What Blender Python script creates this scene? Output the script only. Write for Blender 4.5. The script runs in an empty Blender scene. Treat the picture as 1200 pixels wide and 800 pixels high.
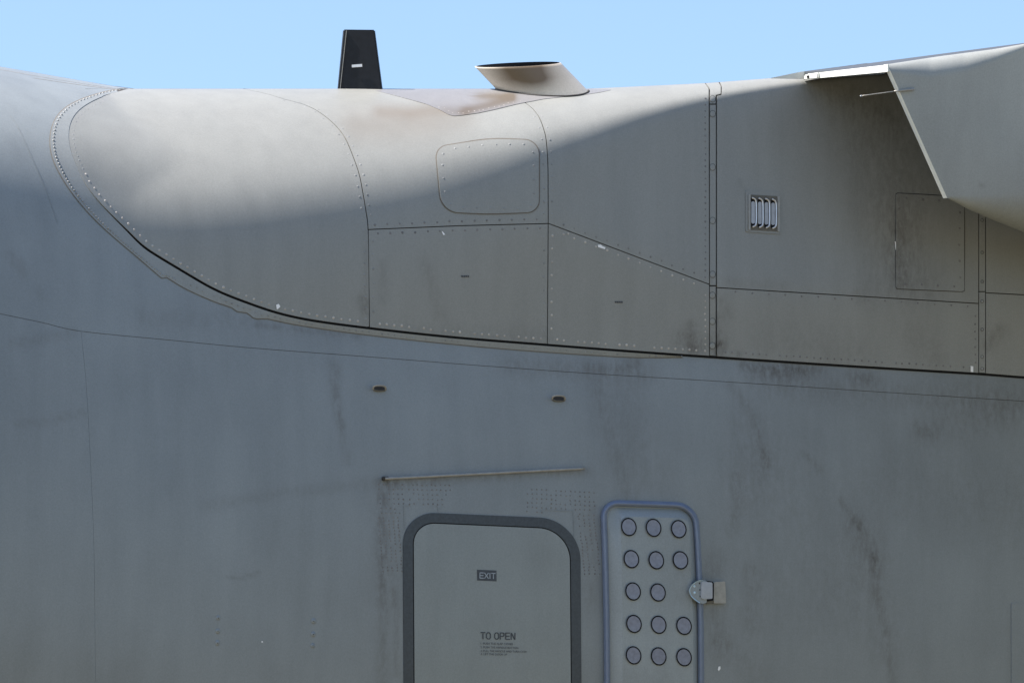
import bpy, bmesh, math, random
import numpy as np
random.seed(7); np.random.seed(7)
C = bpy.context
sc = C.scene

# ------------------------------------------------------------------ camera, light, exposure
PX, D, PITCH, H = 200.0, 30.0, math.radians(9.0), 6.39     # 200 px of the photo = 1 m at the fuselage, 30 m away
PSI = math.radians(31.0)                                    # heading of the fuselage axis away from the picture plane
cP, sP, cS, sS = math.cos(PITCH), math.sin(PITCH), math.cos(PSI), math.sin(PSI)
TANPSI = math.tan(PSI)

def W(x, y, z):                      # camera-levelled metres -> world metres
    return np.stack([x + 0*y, y*cP - z*sP + 0*x, y*sP + z*cP + H + 0*x], -1)
def V(px, py, Y):                    # photo position at depth Y -> world
    px, py, Y = (np.asarray(t, float) for t in (px, py, Y))
    s = (D + Y)/D
    return W((px-600)/PX*s, Y, (400-py)/PX*s)

cam = bpy.data.objects.new('camera', bpy.data.cameras.new('camera'))
C.collection.objects.link(cam)
cam.location = W(np.float64(0), np.float64(-D), np.float64(0)).tolist()
cam.rotation_euler = (math.radians(90) + PITCH, 0, 0)
cam.data.sensor_width = 36; cam.data.lens = 36*D/6.0
cam.data.clip_start = 0.5; cam.data.clip_end = 20000
sc.camera = cam

SA, SB, SZ = -0.45, -0.26, 0.76      # sun: from aft, from the far side, high
sv = np.array([SA*cS + SB*sS, SA*sS - SB*cS, SZ]); sv /= np.linalg.norm(sv)
sun_dir = np.array([sv[0], sv[1]*cP - sv[2]*sP, sv[1]*sP + sv[2]*cP])
EL = math.asin(sun_dir[2]); AZ = math.atan2(sun_dir[0], sun_dir[1])
world = bpy.data.worlds.new('World'); sc.world = world; world.use_nodes = True
nt = world.node_tree; nt.nodes.clear()
sky = nt.nodes.new('ShaderNodeTexSky'); sky.sky_type = 'NISHITA'; sky.sun_disc = False
sky.sun_elevation = EL; sky.sun_rotation = AZ
sky.altitude = 0; sky.air_density = 1.0; sky.dust_density = 1.0; sky.ozone_density = 3.0
bg = nt.nodes.new('ShaderNodeBackground'); bg.inputs['Strength'].default_value = 0.089
wo = nt.nodes.new('ShaderNodeOutputWorld')
nt.links.new(sky.outputs[0], bg.inputs[0]); nt.links.new(bg.outputs[0], wo.inputs[0])
sl = bpy.data.lights.new('sun', 'SUN'); sl.energy = 5.0; sl.angle = math.radians(0.5); sl.color = (1, .93, .86)
so = bpy.data.objects.new('sun', sl); C.collection.objects.link(so)
from mathutils import Vector
so.rotation_euler = Vector(sun_dir.tolist()).to_track_quat('Z', 'Y').to_euler()
so.location = (0, 0, 30)
vs = sc.view_settings
sc.display_settings.display_device = 'sRGB'
vs.view_transform = 'Standard'; vs.look = 'None'; vs.gamma = 1; vs.use_curve_mapping = False
vs.exposure = 1.36

# ------------------------------------------------------------------ materials
def new_mat(name):
    m = bpy.data.materials.new(name); m.use_nodes = True
    n = m.node_tree.nodes; b = n['Principled BSDF']
    return m, n, m.node_tree.links, b
def simple(name, col, rough=.5, metal=0, var=.12, scale=30, spec=.5):
    m, n, l, b = new_mat(name)
    tc = n.new('ShaderNodeTexCoord'); nz = n.new('ShaderNodeTexNoise')
    nz.inputs['Scale'].default_value = scale; nz.inputs['Detail'].default_value = 4
    l.new(tc.outputs['Object'], nz.inputs['Vector'])
    r = n.new('ShaderNodeValToRGB')
    r.color_ramp.elements[0].position = .3; r.color_ramp.elements[1].position = .7
    r.color_ramp.elements[0].color = [c*(1-var) for c in col] + [1]
    r.color_ramp.elements[1].color = [min(1, c*(1+var)) for c in col] + [1]
    l.new(nz.outputs['Fac'], r.inputs['Fac']); l.new(r.outputs['Color'], b.inputs['Base Color'])
    b.inputs['Roughness'].default_value = rough; b.inputs['Metallic'].default_value = metal
    b.inputs['Specular IOR Level'].default_value = spec
    return m
def skin_mat(name, col, rough=.42, dirtcol=(.075, .066, .056), sootcol=(.15, .122, .092), cloudy=.26):
    m, n, l, b = new_mat(name)
    tc = n.new('ShaderNodeTexCoord')
    def noise(scale, detail, sx=1, sy=1, sz=1, rough_=.55):
        mp = n.new('ShaderNodeMapping'); mp.inputs['Scale'].default_value = (sx, sy, sz)
        l.new(tc.outputs['Object'], mp.inputs['Vector'])
        t = n.new('ShaderNodeTexNoise'); t.inputs['Scale'].default_value = scale
        t.inputs['Detail'].default_value = detail; t.inputs['Roughness'].default_value = rough_
        l.new(mp.outputs[0], t.inputs['Vector']); return t.outputs['Fac']
    def math_(op, a, b_, clamp=False):
        k = n.new('ShaderNodeMath'); k.operation = op; k.use_clamp = clamp
        for i, v in enumerate((a, b_)):
            if isinstance(v, (int, float)): k.inputs[i].default_value = v
            else: l.new(v, k.inputs[i])
        return k.outputs[0]
    def attr(a):
        t = n.new('ShaderNodeAttribute'); t.attribute_name = a; return t.outputs['Fac']
    def mix(f, a, b_):
        k = n.new('ShaderNodeMix'); k.data_type = 'RGBA'
        l.new(f, k.inputs[0])
        for i, v in ((6, a), (7, b_)):
            if isinstance(v, tuple): k.inputs[i].default_value = (*v, 1)
            else: l.new(v, k.inputs[i])
        return k.outputs[2]
    fine = noise(110, 2); mid = noise(2.2, 6); streak = noise(3.0, 5, 2.6, 2.6, .35); cloud = noise(.8, 3); speck = noise(26, 3, rough_=.7)
    # paint wear: slight mottling
    v = math_('ADD', math_('MULTIPLY', math_('SUBTRACT', fine, .5), .34), math_('MULTIPLY', math_('SUBTRACT', mid, .5), cloudy))
    v = math_('ADD', v, math_('MULTIPLY', math_('SUBTRACT', streak, .5), .24))
    v = math_('ADD', v, math_('MULTIPLY', math_('SUBTRACT', cloud, .5), cloudy))
    v = math_('ADD', v, 1.0)
    hv = n.new('ShaderNodeVectorMath'); hv.operation = 'SCALE'; hv.inputs[0].default_value = col
    l.new(v, hv.inputs['Scale'])
    brk = noise(20, 7, 1.7, 1.7, .6, .72)
    bk = math_('MULTIPLY', math_('SUBTRACT', math_('ADD', math_('MULTIPLY', brk, .7), math_('MULTIPLY', speck, .3)), .40), 5.0, True)
    d = math_('MULTIPLY', attr('dirt'), math_('ADD', math_('MULTIPLY', bk, 1.15), .28), True)  # dirt also carries the painted shade of the flap recess
    c1 = mix(d, hv.outputs[0], dirtcol)
    s = math_('MULTIPLY', attr('soot'), math_('ADD', math_('MULTIPLY', mid, .8), .6), True)
    c2 = mix(s, c1, sootcol)
    l.new(c2, b.inputs['Base Color'])
    rr = math_('ADD', math_('MULTIPLY', mid, .16), rough-.08); rr = math_('ADD', rr, math_('MULTIPLY', d, .2))
    l.new(rr, b.inputs['Roughness'])
    bp = n.new('ShaderNodeBump'); bp.inputs['Strength'].default_value = .06; bp.inputs['Distance'].default_value = .02
    l.new(math_('ADD', cloud, math_('MULTIPLY', fine, .03)), bp.inputs['Height']); l.new(bp.outputs[0], b.inputs['Normal'])
    return m
PAINT = (.207, .228, .235)
M = dict(
    skin=skin_mat('grey_paint', PAINT),
    fairing=skin_mat('fairing_paint', (.226, .230, .216), cloudy=.07),
    deck=skin_mat('sooty_deck_metal', (.19, .188, .19), rough=.4, sootcol=(.12, .10, .08)),
    stack=skin_mat('stack_metal', (.58, .53, .45), rough=.42, sootcol=(.12, .085, .052)),
    seam=simple('seam_sealant', (.035, .032, .028), .8),
    brownseam=simple('brown_sealant', (.12, .105, .085), .7),
    black=simple('black_rubber', (.008, .008, .009), .75, spec=.2),
    band=simple('dark_grey_band_paint', (.046, .055, .063), .5, var=.18, scale=60),
    door=skin_mat('door_paint', (.224, .246, .244), rough=.45),
    rim=simple('blue_grey_rim', (.155, .19, .27), .3, var=.06),
    cover=skin_mat('cover_paint', (.255, .283, .292), rough=.38),
    disc=simple('lilac_disc', (.190, .206, .262), .28, var=.14, scale=45),
    antenna=simple('black_antenna_paint', (.010, .012, .016), .55, var=.2, spec=.3),
    white=simple('white_mark', (.8, .8, .8), .6, var=.05),
    stencil=simple('dark_stencil_paint', (.05, .057, .066), .6),
    pale=simple('pale_stencil_paint', (.30, .33, .36), .6),
    rivet=simple('painted_rivet', (.21, .215, .21), .4, var=.3, scale=9),
    underwing=simple('wing_grey_paint', (.23, .245, .24), .45),
    latchrim=simple('pale_blue_latch_paint', (.42, .56, .64), .3),
    strip=skin_mat('strip_paint', (.222, .236, .234), cloudy=.12),
    flap=skin_mat('flap_paint', (.256, .267, .255)),
    rivet_dark=simple('grimy_rivet', (.15, .145, .14), .5, var=.3, scale=9),
    rivet_bare=simple('bare_rivet', (.40, .37, .33), .35, metal=.2, var=.3, scale=9),
    alu=simple('bare_aluminium', (.60, .58, .56), .32, metal=.7, var=.08),
    olive=simple('olive_pan', (.11, .10, .08), .55),
    greyblue=simple('grey_blue_metal', (.34, .36, .39), .4, var=.08),
    edge=simple('pale_edge_paint', (.66, .67, .63), .5, var=.05),
    concrete=simple('apron_concrete', (.135, .117, .07), .85, var=.15, scale=.4),
    gutter=simple('gutter_metal', (.30, .29, .265), .45, metal=.3),
)

# ------------------------------------------------------------------ surfaces of the aircraft, as functions of photo position
def lin(pts):
    xs, ys = zip(*pts); xs = np.array(xs, float); ys = np.array(ys, float)
    return lambda x: np.interp(x, xs, ys)
def smooth_fn(pts, w=40):
    f = lin(pts); xs = np.arange(-600, 2100, 4.0); y = f(xs)
    k = np.hanning(int(w/2)*2//2 + 3); k /= k.sum(); p = len(k)//2
    y2 = np.convolve(np.pad(y, p, mode='edge'), k, 'valid')[:len(xs)]
    return lambda x: np.interp(x, xs, y2)
def curve(pts, n=200):                      # Catmull-Rom through the points, resampled by length
    P = np.array(pts, float); P = np.vstack([2*P[0]-P[1], P, 2*P[-1]-P[-2]]); out = []
    for i in range(1, len(P)-2):
        p0, p1, p2, p3 = P[i-1:i+3]
        t = np.linspace(0, 1, 24, endpoint=False)[:, None]
        out.append(.5*((2*p1) + (p2-p0)*t + (2*p0-5*p1+4*p2-p3)*t**2 + (3*p1-p0-3*p2+p3)*t**3))
    out.append(P[-2:-1]); return resample(np.vstack(out), n)
def resample(P, n):
    P = np.asarray(P, float); s = np.r_[0, np.cumsum(np.linalg.norm(np.diff(P, axis=0), axis=1))]
    t = np.linspace(0, s[-1], n); return np.stack([np.interp(t, s, P[:, k]) for k in (0, 1)], 1)
def spaced(P, step, phase=.5):
    s = np.r_[0, np.cumsum(np.linalg.norm(np.diff(P, axis=0), axis=1))]
    t = np.arange(step*phase, s[-1], step); return np.stack([np.interp(t, s, P[:, k]) for k in (0, 1)], 1)
def offset_curve(P, d):                     # to the left of travel for d > 0 (photo axes, y down)
    T = np.gradient(P, axis=0); T /= np.linalg.norm(T, axis=1)[:, None] + 1e-9
    return P + np.stack([T[:, 1], -T[:, 0]], 1)*d

yf_top = smooth_fn([(-600, -20), (0, 78), (75, 91), (150, 103.8), (200, 108), (260, 110), (2100, 110)], 36)
wq = np.linspace(0, 36, 1600); dq = wq**2   # sqrt spacing towards the crown
sphi = np.interp(dq, [0, 60, 100, 140, 180, 250, 420, 520, 640, 800, 1000, 1180, 1300],
                     [1, .84, .58, .37, .29, .24, .18, .12, .04, -.16, -.5, -.88, -.97])
kk = np.hanning(61); kk /= kk.sum(); sphi = np.convolve(np.pad(sphi, 30, mode='edge'), kk, 'valid')
sphi = np.where(dq < 45, 1 - dq*.14/60, sphi)
sphi = np.clip(sphi, -.985, 1 - 1e-6)
g = sphi/np.sqrt(1-sphi**2)/cS/PX*2*wq; g[0] = g[1]
Gt = -np.r_[0, np.cumsum((g[1:]+g[:-1])*.5*np.diff(wq))]
Gt -= np.interp(math.sqrt(500), wq, Gt)
def Yfuse(px, py):
    d = np.clip(py - yf_top(px), 0, 1290)
    return TANPSI*(px-600)/PX + np.interp(np.sqrt(d), wq, Gt)

gap_c = curve([(145, 106), (122, 112), (105, 120), (94, 126.5), (85, 136), (80.8, 147), (79.8, 158), (81.5, 173), (90, 195), (102, 219), (122, 243),
               (156, 277), (169, 290), (218, 320), (253, 340), (288, 354), (323, 366), (363, 375), (433, 384.5), (530, 395), (641, 404),
               (735, 411.3), (831, 418), (990, 428.5), (1147, 438), (1200, 442), (1350, 451), (1560, 462)], 1400)
_k = np.hanning(45); _k /= _k.sum(); _c = gap_c.copy()
for _i in (0, 1): gap_c[22:-22, _i] = np.convolve(_c[:, _i], _k, 'valid')
low = gap_c[np.argmin(gap_c[:, 0]):]
yb = lambda x: np.interp(x, low[:, 0], low[:, 1])
yt = smooth_fn([(-600, 104), (690, 104), (830, 97.3), (905, 91.5), (950, 87), (1040, 80), (1200, 60), (1560, 15), (2100, -50)], 8)
Rf = smooth_fn([(-600, 350), (0, 350), (150, 348), (300, 328), (430, 292), (540, 222), (642, 142), (740, 70), (831, 26), (905, 18), (1000, 16), (2100, 16)], 200)
kink = lin([(0, 420), (380, 300), (433, 268), (642, 262), (840, 337), (1150, 357), (1560, 380)])
xg = np.arange(60, 1562, 2.0); wg = np.linspace(0, 1, 260)
XG, WG = np.meshgrid(xg, wg, indexing='ij')
DB = (yb(xg) - yt(xg))[:, None]; DG = DB*WG**2; YG = yt(xg)[:, None] + DG
RG = Rf(xg)[:, None]
TU = np.linspace(0, 3, 601); TV = np.interp(TU, [0, .12, .25, .34, .42, .5, .58, .75, 1, 1.3, 3], [1, .93, .86, .77, .58, .40, .27, .15, .06, 0, 0])
k3 = np.hanning(27); k3 /= k3.sum(); TV2 = np.convolve(np.pad(TV, 13, mode='edge'), k3, 'valid'); TV = np.where(TU < .08, TV, TV2)
kn = np.clip((YG - kink(xg)[:, None])/60 + .5, 0, 1); kn = kn*kn*(3-2*kn)
floor_ = .16*(1-kn) + .02*kn
s_ = np.interp(DG/RG, TU, TV); q_ = .06
SG = floor_ + .5*((s_-floor_) + np.sqrt((s_-floor_)**2 + q_**2)) - .15*q_*(1-np.clip(s_, 0, 1))
SG = np.where(s_ > .85, s_, np.where(s_ > .75, SG + (s_-SG)*(s_-.75)/.1, SG))
SG = np.clip(SG, -.5, 1-1e-5); SG[:, 0] = 1-1e-5
IN = SG/np.sqrt(1-SG**2)/cS/PX*2*DB*WG
IN[:, 0] = IN[:, 1]
cum = np.concatenate([np.zeros((len(xg), 1)), np.cumsum((IN[:, 1:]+IN[:, :-1])*.5*np.diff(wg)[None], 1)], 1)
RIDGE = smooth_fn([(-600, 1.95), (80, 1.94), (140, 1.90), (200, 1.84), (260, 1.78), (320, 1.70), (380, 1.62), (440, 1.53), (500, 1.42), (560, 1.30), (620, 1.17), (680, 1.03), (740, .90),
                   (800, .79), (860, .69), (920, .62), (1000, .57), (2100, .5)], 120)
YBOT = Yfuse(xg, yb(xg))[:, None] - .014
cum = cum*((RIDGE(xg) + TANPSI*(xg-600)/PX)[:, None] - YBOT)/cum[:, -1:]      # the ridge line swings outboard towards the wing
YF = YBOT + (cum[:, -1:] - cum)
HH = Yfuse(XG, YG) - YF
YF = Yfuse(XG, YG) - (.5*(HH + np.sqrt(HH**2 + .012**2)) + .002)
def Yfair(px, py):
    px = np.clip(px, 60, 1559.9); t = yt(px); b = yb(px)
    w = np.sqrt(np.clip((py-t)/np.maximum(b-t, 1), 0, 1))
    i = (px-60)/2; i0 = np.clip(i.astype(int), 0, len(xg)-2); fi = i-i0
    j = w*(len(wg)-1); j0 = np.clip(j.astype(int), 0, len(wg)-2); fj = j-j0
    tab = ((YF[i0, j0]*(1-fj)+YF[i0, j0+1]*fj)*(1-fi) + (YF[i0+1, j0]*(1-fj)+YF[i0+1, j0+1]*fj)*fi)
    k = np.clip((px-84)/40, 0, 1); k = k*k*(3-2*k)                # the nose starts flush with the fuselage
    return tab*k + (Yfuse(px, py)-.008)*(1-k)

# flap shell: stands proud of the fairing on the right
YA = float(Yfair(np.array([940.]), np.array([93.]))[0]) - .86*cS
fl_t = smooth_fn([(-600, 76), (1035, 76), (1100, 66), (1165, 57.5), (1200, 51.5), (1400, 18), (1700, -40), (2100, -120)], 8)
fl_b = lambda x: np.interp(x, [1000, 1040, 1110, 1135, 1165, 1200, 1300, 1700], [10, 78, 232, 245.5, 258.5, 272.5, 312, 440])
fl_R = lin([(1035, 9), (1060, 16), (1090, 25), (1130, 24), (1170, 14), (1200, 6), (1700, 6)])
fl_Rb = lin([(1035, .1), (1108, .5), (1130, 14), (1165, 30), (1200, 46), (1300, 60), (1700, 60)])
def Yflap(px, py):
    y = YA + TANPSI*(px-1040)/PX
    R = fl_R(px); d = np.clip(py-fl_t(px), 0, None); m = np.clip(R-d, 0, R*.9999)
    y = y + (R-np.sqrt(R**2-m**2))/PX/cS
    R = fl_Rb(px); d = np.clip(fl_b(px)-py, 0, None); m = np.where(px > 1112, np.clip(R-d, 0, R*.9999), 0)
    return y + (R-np.sqrt(R**2-m**2))/PX/cS

CAMV = np.array(cam.location)
def S(fn, px, py, off=0):                   # point on a surface, pushed out along its normal by off metres
    px = np.asarray(px, float); py = np.asarray(py, float)
    P = V(px, py, fn(px, py))
    e = .6
    A = V(px+e, py, fn(px+e, py)) - V(px-e, py, fn(px-e, py))
    B = V(px, py+e, fn(px, py+e)) - P
    N = np.cross(A, B); N /= np.linalg.norm(N, axis=-1)[..., None] + 1e-12
    N *= np.where(np.sum(N*(CAMV-P), -1) < 0, -1, 1)[..., None]
    v = CAMV-P; v /= np.linalg.norm(v, axis=-1)[..., None]
    return P + v*(np.asarray(off)/np.clip(np.sum(N*v, -1), .35, 1))[..., None], N

# dirt and soot, each with its own shape; flap recess strokes also paint shade
def strokes(px, py, L):
    o = np.zeros_like(px, float)
    for amp, w, pts in L:
        pts = np.array(pts, float); best = np.full(px.shape, 1e9)
        if len(pts) == 1: best = np.hypot(px-pts[0, 0], py-pts[0, 1])
        for a, b in zip(pts[:-1], pts[1:]):
            ab = b-a; t = np.clip(((px-a[0])*ab[0]+(py-a[1])*ab[1])/(ab@ab), 0, 1)
            best = np.minimum(best, np.hypot(px-a[0]-t*ab[0], py-a[1]-t*ab[1]))
        o += amp*np.exp(-.5*(best/w)**2)
    return o
DIRT_F = [(.30, 5, [(870, 428), (960, 433)]), (.25, 8, [(880, 436), (940, 438)]), (.28, 6, [(1000, 440), (1020, 444)]),
    (.20, 4, [(388, 425), (391, 460), (399, 500), (408, 540)]), (.16, 3, [(398, 430), (395, 465), (402, 500)]),
    (.22, 9, [(600, 428), (760, 438)]), (.2, 14, [(900, 450), (1190, 470)]), (.12, 45, [(900, 560), (960, 700)]), (.16, 7, [(700, 452), (712, 500), (728, 560), (735, 585)]), (.14, 22, [(730, 470), (760, 560)]),
    (.20, 5, [(858, 452), (885, 490), (900, 540)]), (.10, 18, [(870, 500), (885, 560)]),
    (.26, 3, [(985, 585), (998, 604), (1010, 618)]), (.22, 8, [(1000, 612), (1018, 640), (1026, 660)]), (.20, 4, [(1024, 650), (1026, 690), (1036, 730), (1046, 800)]),
    (.12, 20, [(1010, 640), (1035, 760)]), (.26, 9, [(838, 655), (832, 672)]), (.22, 12, [(836, 718), (846, 760)]), (.20, 10, [(880, 670), (884, 730)]),
    (.24, 4, [(842, 752), (850, 752)]), (.14, 14, [(870, 770), (885, 800)]),
    (.26, 5, [(449, 568), (446, 640), (450, 720), (447, 840)]), (.14, 12, [(455, 570), (455, 700)]), (.22, 2.5, [(464, 690), (465, 790)]),
    (.16, 10, [(694, 600), (696, 700)]), (.14, 5, [(240, 594), (330, 577), (440, 566), (520, 562)]), (.24, 4, [(455, 565), (560, 560), (690, 552)]),
    (.18, 3, [(20, 497), (60, 493), (96, 483)]), (.18, 4, [(15, 401), (45, 398), (90, 390)]), (.24, 1.6, [(268, 676), (282, 677), (304, 671)]),
    (.26, 8, [(1078, 502), (1090, 508)]), (.12, 14, [(1110, 498), (1170, 490)]), (.2, 5, [(12, 300), (22, 310), (28, 320)]), (.12, 3, [(44, 340), (52, 350)]),
    (.20, 4, [(895, 530), (898, 545)]), (.2, 3, [(940, 530), (952, 540), (960, 552)]), (.18, 6, [(862, 560), (866, 590), (858, 620)]),
    (.16, 2.5, [(300, 381), (420, 394)]), (.12, 10, [(170, 372), (300, 376), (420, 392)]), (.10, 25, [(1140, 470), (1200, 480)]),
    (.14, 5, [(690, 430), (740, 430)]), (.22, 7, [(740, 421), (745, 421)]), (.12, 40, [(1050, 560), (1200, 600)])]
DIRT_SHADE_A = [(.34, 10, [(800, 398), (842, 408)]), (.3, 4, [(810, 380), (812, 412)]), (.22, 4, [(842, 372), (842, 410)]), (.4, 3, [(865, 415)]), (.35, 3, [(842, 404)]),
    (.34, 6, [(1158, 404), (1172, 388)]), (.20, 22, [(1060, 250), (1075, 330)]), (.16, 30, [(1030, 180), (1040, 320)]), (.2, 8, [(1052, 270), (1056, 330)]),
    (.16, 6, [(500, 310), (508, 340), (516, 370)]), (.14, 5, [(448, 310), (450, 350)]), (.26, 5, [(424, 350), (428, 364)]), (.16, 3, [(428, 270), (428, 380)]),
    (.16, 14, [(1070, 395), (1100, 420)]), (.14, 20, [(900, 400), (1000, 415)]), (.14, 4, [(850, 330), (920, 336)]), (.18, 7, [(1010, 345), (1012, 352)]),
    (.18, 5, [(846, 352), (852, 368)]), (.2, 12, [(955, 105), (1010, 118), (1050, 140)]), (.14, 40, [(1000, 130), (1090, 190)]), (.14, 3, [(880, 240), (866, 214)]), (.16, 10, [(440, 392), (640, 398)])]  # strokes in the flap recess: mottled grime plus painted recess shade
SOOT_A = [(.4, 6, [(520, 128), (480, 132), (445, 130)]), (.32, 14, [(540, 134), (470, 146), (420, 148)]), (.2, 9, [(545, 112), (590, 114)]), (.06, 20, [(380, 140), (520, 160)])]

# ------------------------------------------------------------------ mesh helpers
def link(name, me, mat, parent=None, label=None, kind=None):
    o = bpy.data.objects.new(name, me); C.collection.objects.link(o)
    if isinstance(mat, str): mat = M[mat]
    if mat and not me.materials: me.materials.append(mat)
    o.parent = parent
    if label: o['label'] = label
    if kind: o['kind'] = kind
    return o
def mesh(name, verts, faces, smooth=True, attrs=None):
    me = bpy.data.meshes.new(name); me.from_pydata([tuple(v) for v in np.asarray(verts).tolist()], [], faces); me.update()
    if smooth: me.polygons.foreach_set('use_smooth', [True]*len(me.polygons))
    for k, v in (attrs or {}).items():
        a = me.attributes.new(k, 'FLOAT', 'POINT'); a.data.foreach_set('value', np.asarray(v, 'f'))
    return me
def coons(top, left, bottom, right, us, vs_):   # top/bottom run left->right, left/right run top->bottom
    def at(Pc, t):
        s = np.linspace(0, 1, len(Pc)); return np.stack([np.interp(t, s, Pc[:, k]) for k in (0, 1)], -1)
    u = us[None, :, None]; v = vs_[:, None, None]
    T, Bm, L, R = at(top, us)[None], at(bottom, us)[None], at(left, vs_)[:, None], at(right, vs_)[:, None]
    c00, c10, c01, c11 = top[0], top[-1], bottom[0], bottom[-1]
    return (1-v)*T + v*Bm + (1-u)*L + u*R - ((1-u)*(1-v)*c00 + u*(1-v)*c10 + (1-u)*v*c01 + u*v*c11)
def grid_obj(name, Q, fn, off, mat, parent, skirt=.008, dirt=None, soot=None, label=None, smoothn=True):
    nv, nu = Q.shape[:2]; px, py = Q[..., 0], Q[..., 1]
    P, N = S(fn, px, py, np.broadcast_to(off, px.shape))
    vtx = P.reshape(-1, 3); idx = np.arange(nv*nu).reshape(nv, nu)
    f = np.stack([idx[:-1, :-1], idx[1:, :-1], idx[1:, 1:], idx[:-1, 1:]], -1).reshape(-1, 4).tolist()
    dv = strokes(px, py, dirt).ravel() if dirt else np.zeros(nv*nu)
    sv_ = strokes(px, py, soot).ravel() if soot else np.zeros(nv*nu)
    if skirt:
        ring = np.r_[idx[0, :], idx[1:, -1], idx[-1, -2::-1], idx[-2:0:-1, 0]]; n0 = len(vtx); k = len(ring)
        Nf = N.reshape(-1, 3)
        vtx = np.vstack([vtx, vtx[ring], vtx[ring]-Nf[ring]*skirt])
        dv = np.r_[dv, dv[ring], dv[ring]]; sv_ = np.r_[sv_, sv_[ring], sv_[ring]]
        f += [[n0+i, n0+(i+1) % k, n0+k+(i+1) % k, n0+k+i] for i in range(k)]
    return link(name, mesh(name, vtx, f, True, {'dirt': dv, 'soot': sv_}), mat, parent, label)
def ribbon(name, A, B, fn, offA, offB, mat, parent, m=3, label=None, hump=0, closed=False, dirt=None, soot=None, skirt=0):
    t = np.linspace(0, 1, m)[:, None, None]; Q = A[None]*(1-t) + B[None]*t
    off = offA + (offB-offA)*t[..., 0] + hump*np.sin(np.pi*t[..., 0])
    return grid_obj(name, Q, fn, off, mat, parent, skirt, dirt, soot, label)
def line_on(name, pts, w, fn, off, mat, parent, label=None):
    P = np.asarray(pts, float)
    return ribbon(name, offset_curve(P, w/2), offset_curve(P, -w/2), fn, off, off, mat, parent, 2, label)
def loop_patch(name, loop, fn, off, mat, parent, rings=8, skirt=.006, dome=0, label=None, dirt=None, soot=None, centre=None):
    loop = np.asarray(loop, float)
    if np.allclose(loop[0], loop[-1]): loop = loop[:-1]
    c = loop.mean(0) if centre is None else np.array(centre, float)
    n = len(loop); r = np.linspace(0, 1, rings+1)[1:][::-1]
    Q = np.concatenate([c + (loop-c)*k for k in r] + [c[None]]); rr = np.concatenate([np.full(n, k) for k in r] + [[0]])
    o_ = off + dome*(1-rr**2)
    P, N = S(fn, Q[:, 0], Q[:, 1], o_); f = []
    for k in range(rings-1):
        for i in range(n):
            j = (i+1) % n; f.append([k*n+i, k*n+j, (k+1)*n+j, (k+1)*n+i])
    b0 = (rings-1)*n; f += [[b0+i, b0+(i+1) % n, rings*n] for i in range(n)]
    dv = strokes(Q[:, 0], Q[:, 1], dirt) if dirt else np.zeros(len(Q)); sv_ = strokes(Q[:, 0], Q[:, 1], soot) if soot else np.zeros(len(Q))
    if skirt:
        n0 = len(P); P = np.vstack([P, P[:n], P[:n]-N[:n]*skirt]); dv = np.r_[dv, dv[:n], dv[:n]]; sv_ = np.r_[sv_, sv_[:n], sv_[:n]]
        f += [[n0+i, n0+(i+1) % n, n0+n+(i+1) % n, n0+n+i] for i in range(n)]
    return link(name, mesh(name, P, f, True, {'dirt': dv, 'soot': sv_}), mat, parent, label)
def rounded(corners, rad, seg=10):          # rounded polygon, corners in order, radius per corner
    P = np.array(corners, float); n = len(P); out = []
    rad = rad if hasattr(rad, '__len__') else [rad]*n
    for i in range(n):
        p, a, b = P[i], P[i-1], P[(i+1) % n]; u = (a-p)/np.linalg.norm(a-p); v = (b-p)/np.linalg.norm(b-p)
        s, e = p+u*rad[i], p+v*rad[i]; t = np.linspace(0, 1, seg)[:, None]
        # superelliptic corner close to a circular arc
        k = .5523; c1, c2 = s-u*rad[i]*k, e-v*rad[i]*k
        out.append((1-t)**3*s + 3*(1-t)**2*t*c1 + 3*(1-t)*t**2*c2 + t**3*e)
    return np.vstack(out)
def closed_resample(L, n):
    return resample(np.vstack([L, L[:1]]), n+1)[:-1]
def rivets(name, pts, fn, off, mat, parent, r=1.9, h=.28, jitter=.25, kind='stuff', label=None, sides=8, drop=0):
    V_, F = [], []
    pts = np.array([p for p in pts if random.random() >= drop], float)
    if len(pts) == 0: return None
    pts = pts + np.random.normal(0, jitter, pts.shape); rr = .76*r*np.random.uniform(.85, 1.12, len(pts))
    a = np.arange(sides)/sides*2*np.pi
    _, N = S(fn, pts[:, 0], pts[:, 1], np.zeros(len(pts)))
    for (px, py), ri, nrm in zip(pts, rr, N):
        base = S(fn, np.array([px]), np.array([py]), np.array([off]))[0][0]
        t1 = np.cross(nrm, [0, 0, 1.]); t1 /= np.linalg.norm(t1); t2 = np.cross(nrm, t1); R = ri/PX; i0 = len(V_)
        for k, (q, z) in enumerate(((1, 0), (.72, h*.7))):
            for x in a: V_.append(base + (t1*math.cos(x)+t2*math.sin(x))*R*q + nrm*R*z*.42)
        V_.append(base + nrm*R*h*.42)
        for i in range(sides):
            j = (i+1) % sides
            F.append([i0+i, i0+j, i0+sides+j, i0+sides+i]); F.append([i0+sides+i, i0+sides+j, i0+2*sides])
    return link(name, mesh(name, V_, F), mat, parent, label, kind)
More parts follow.
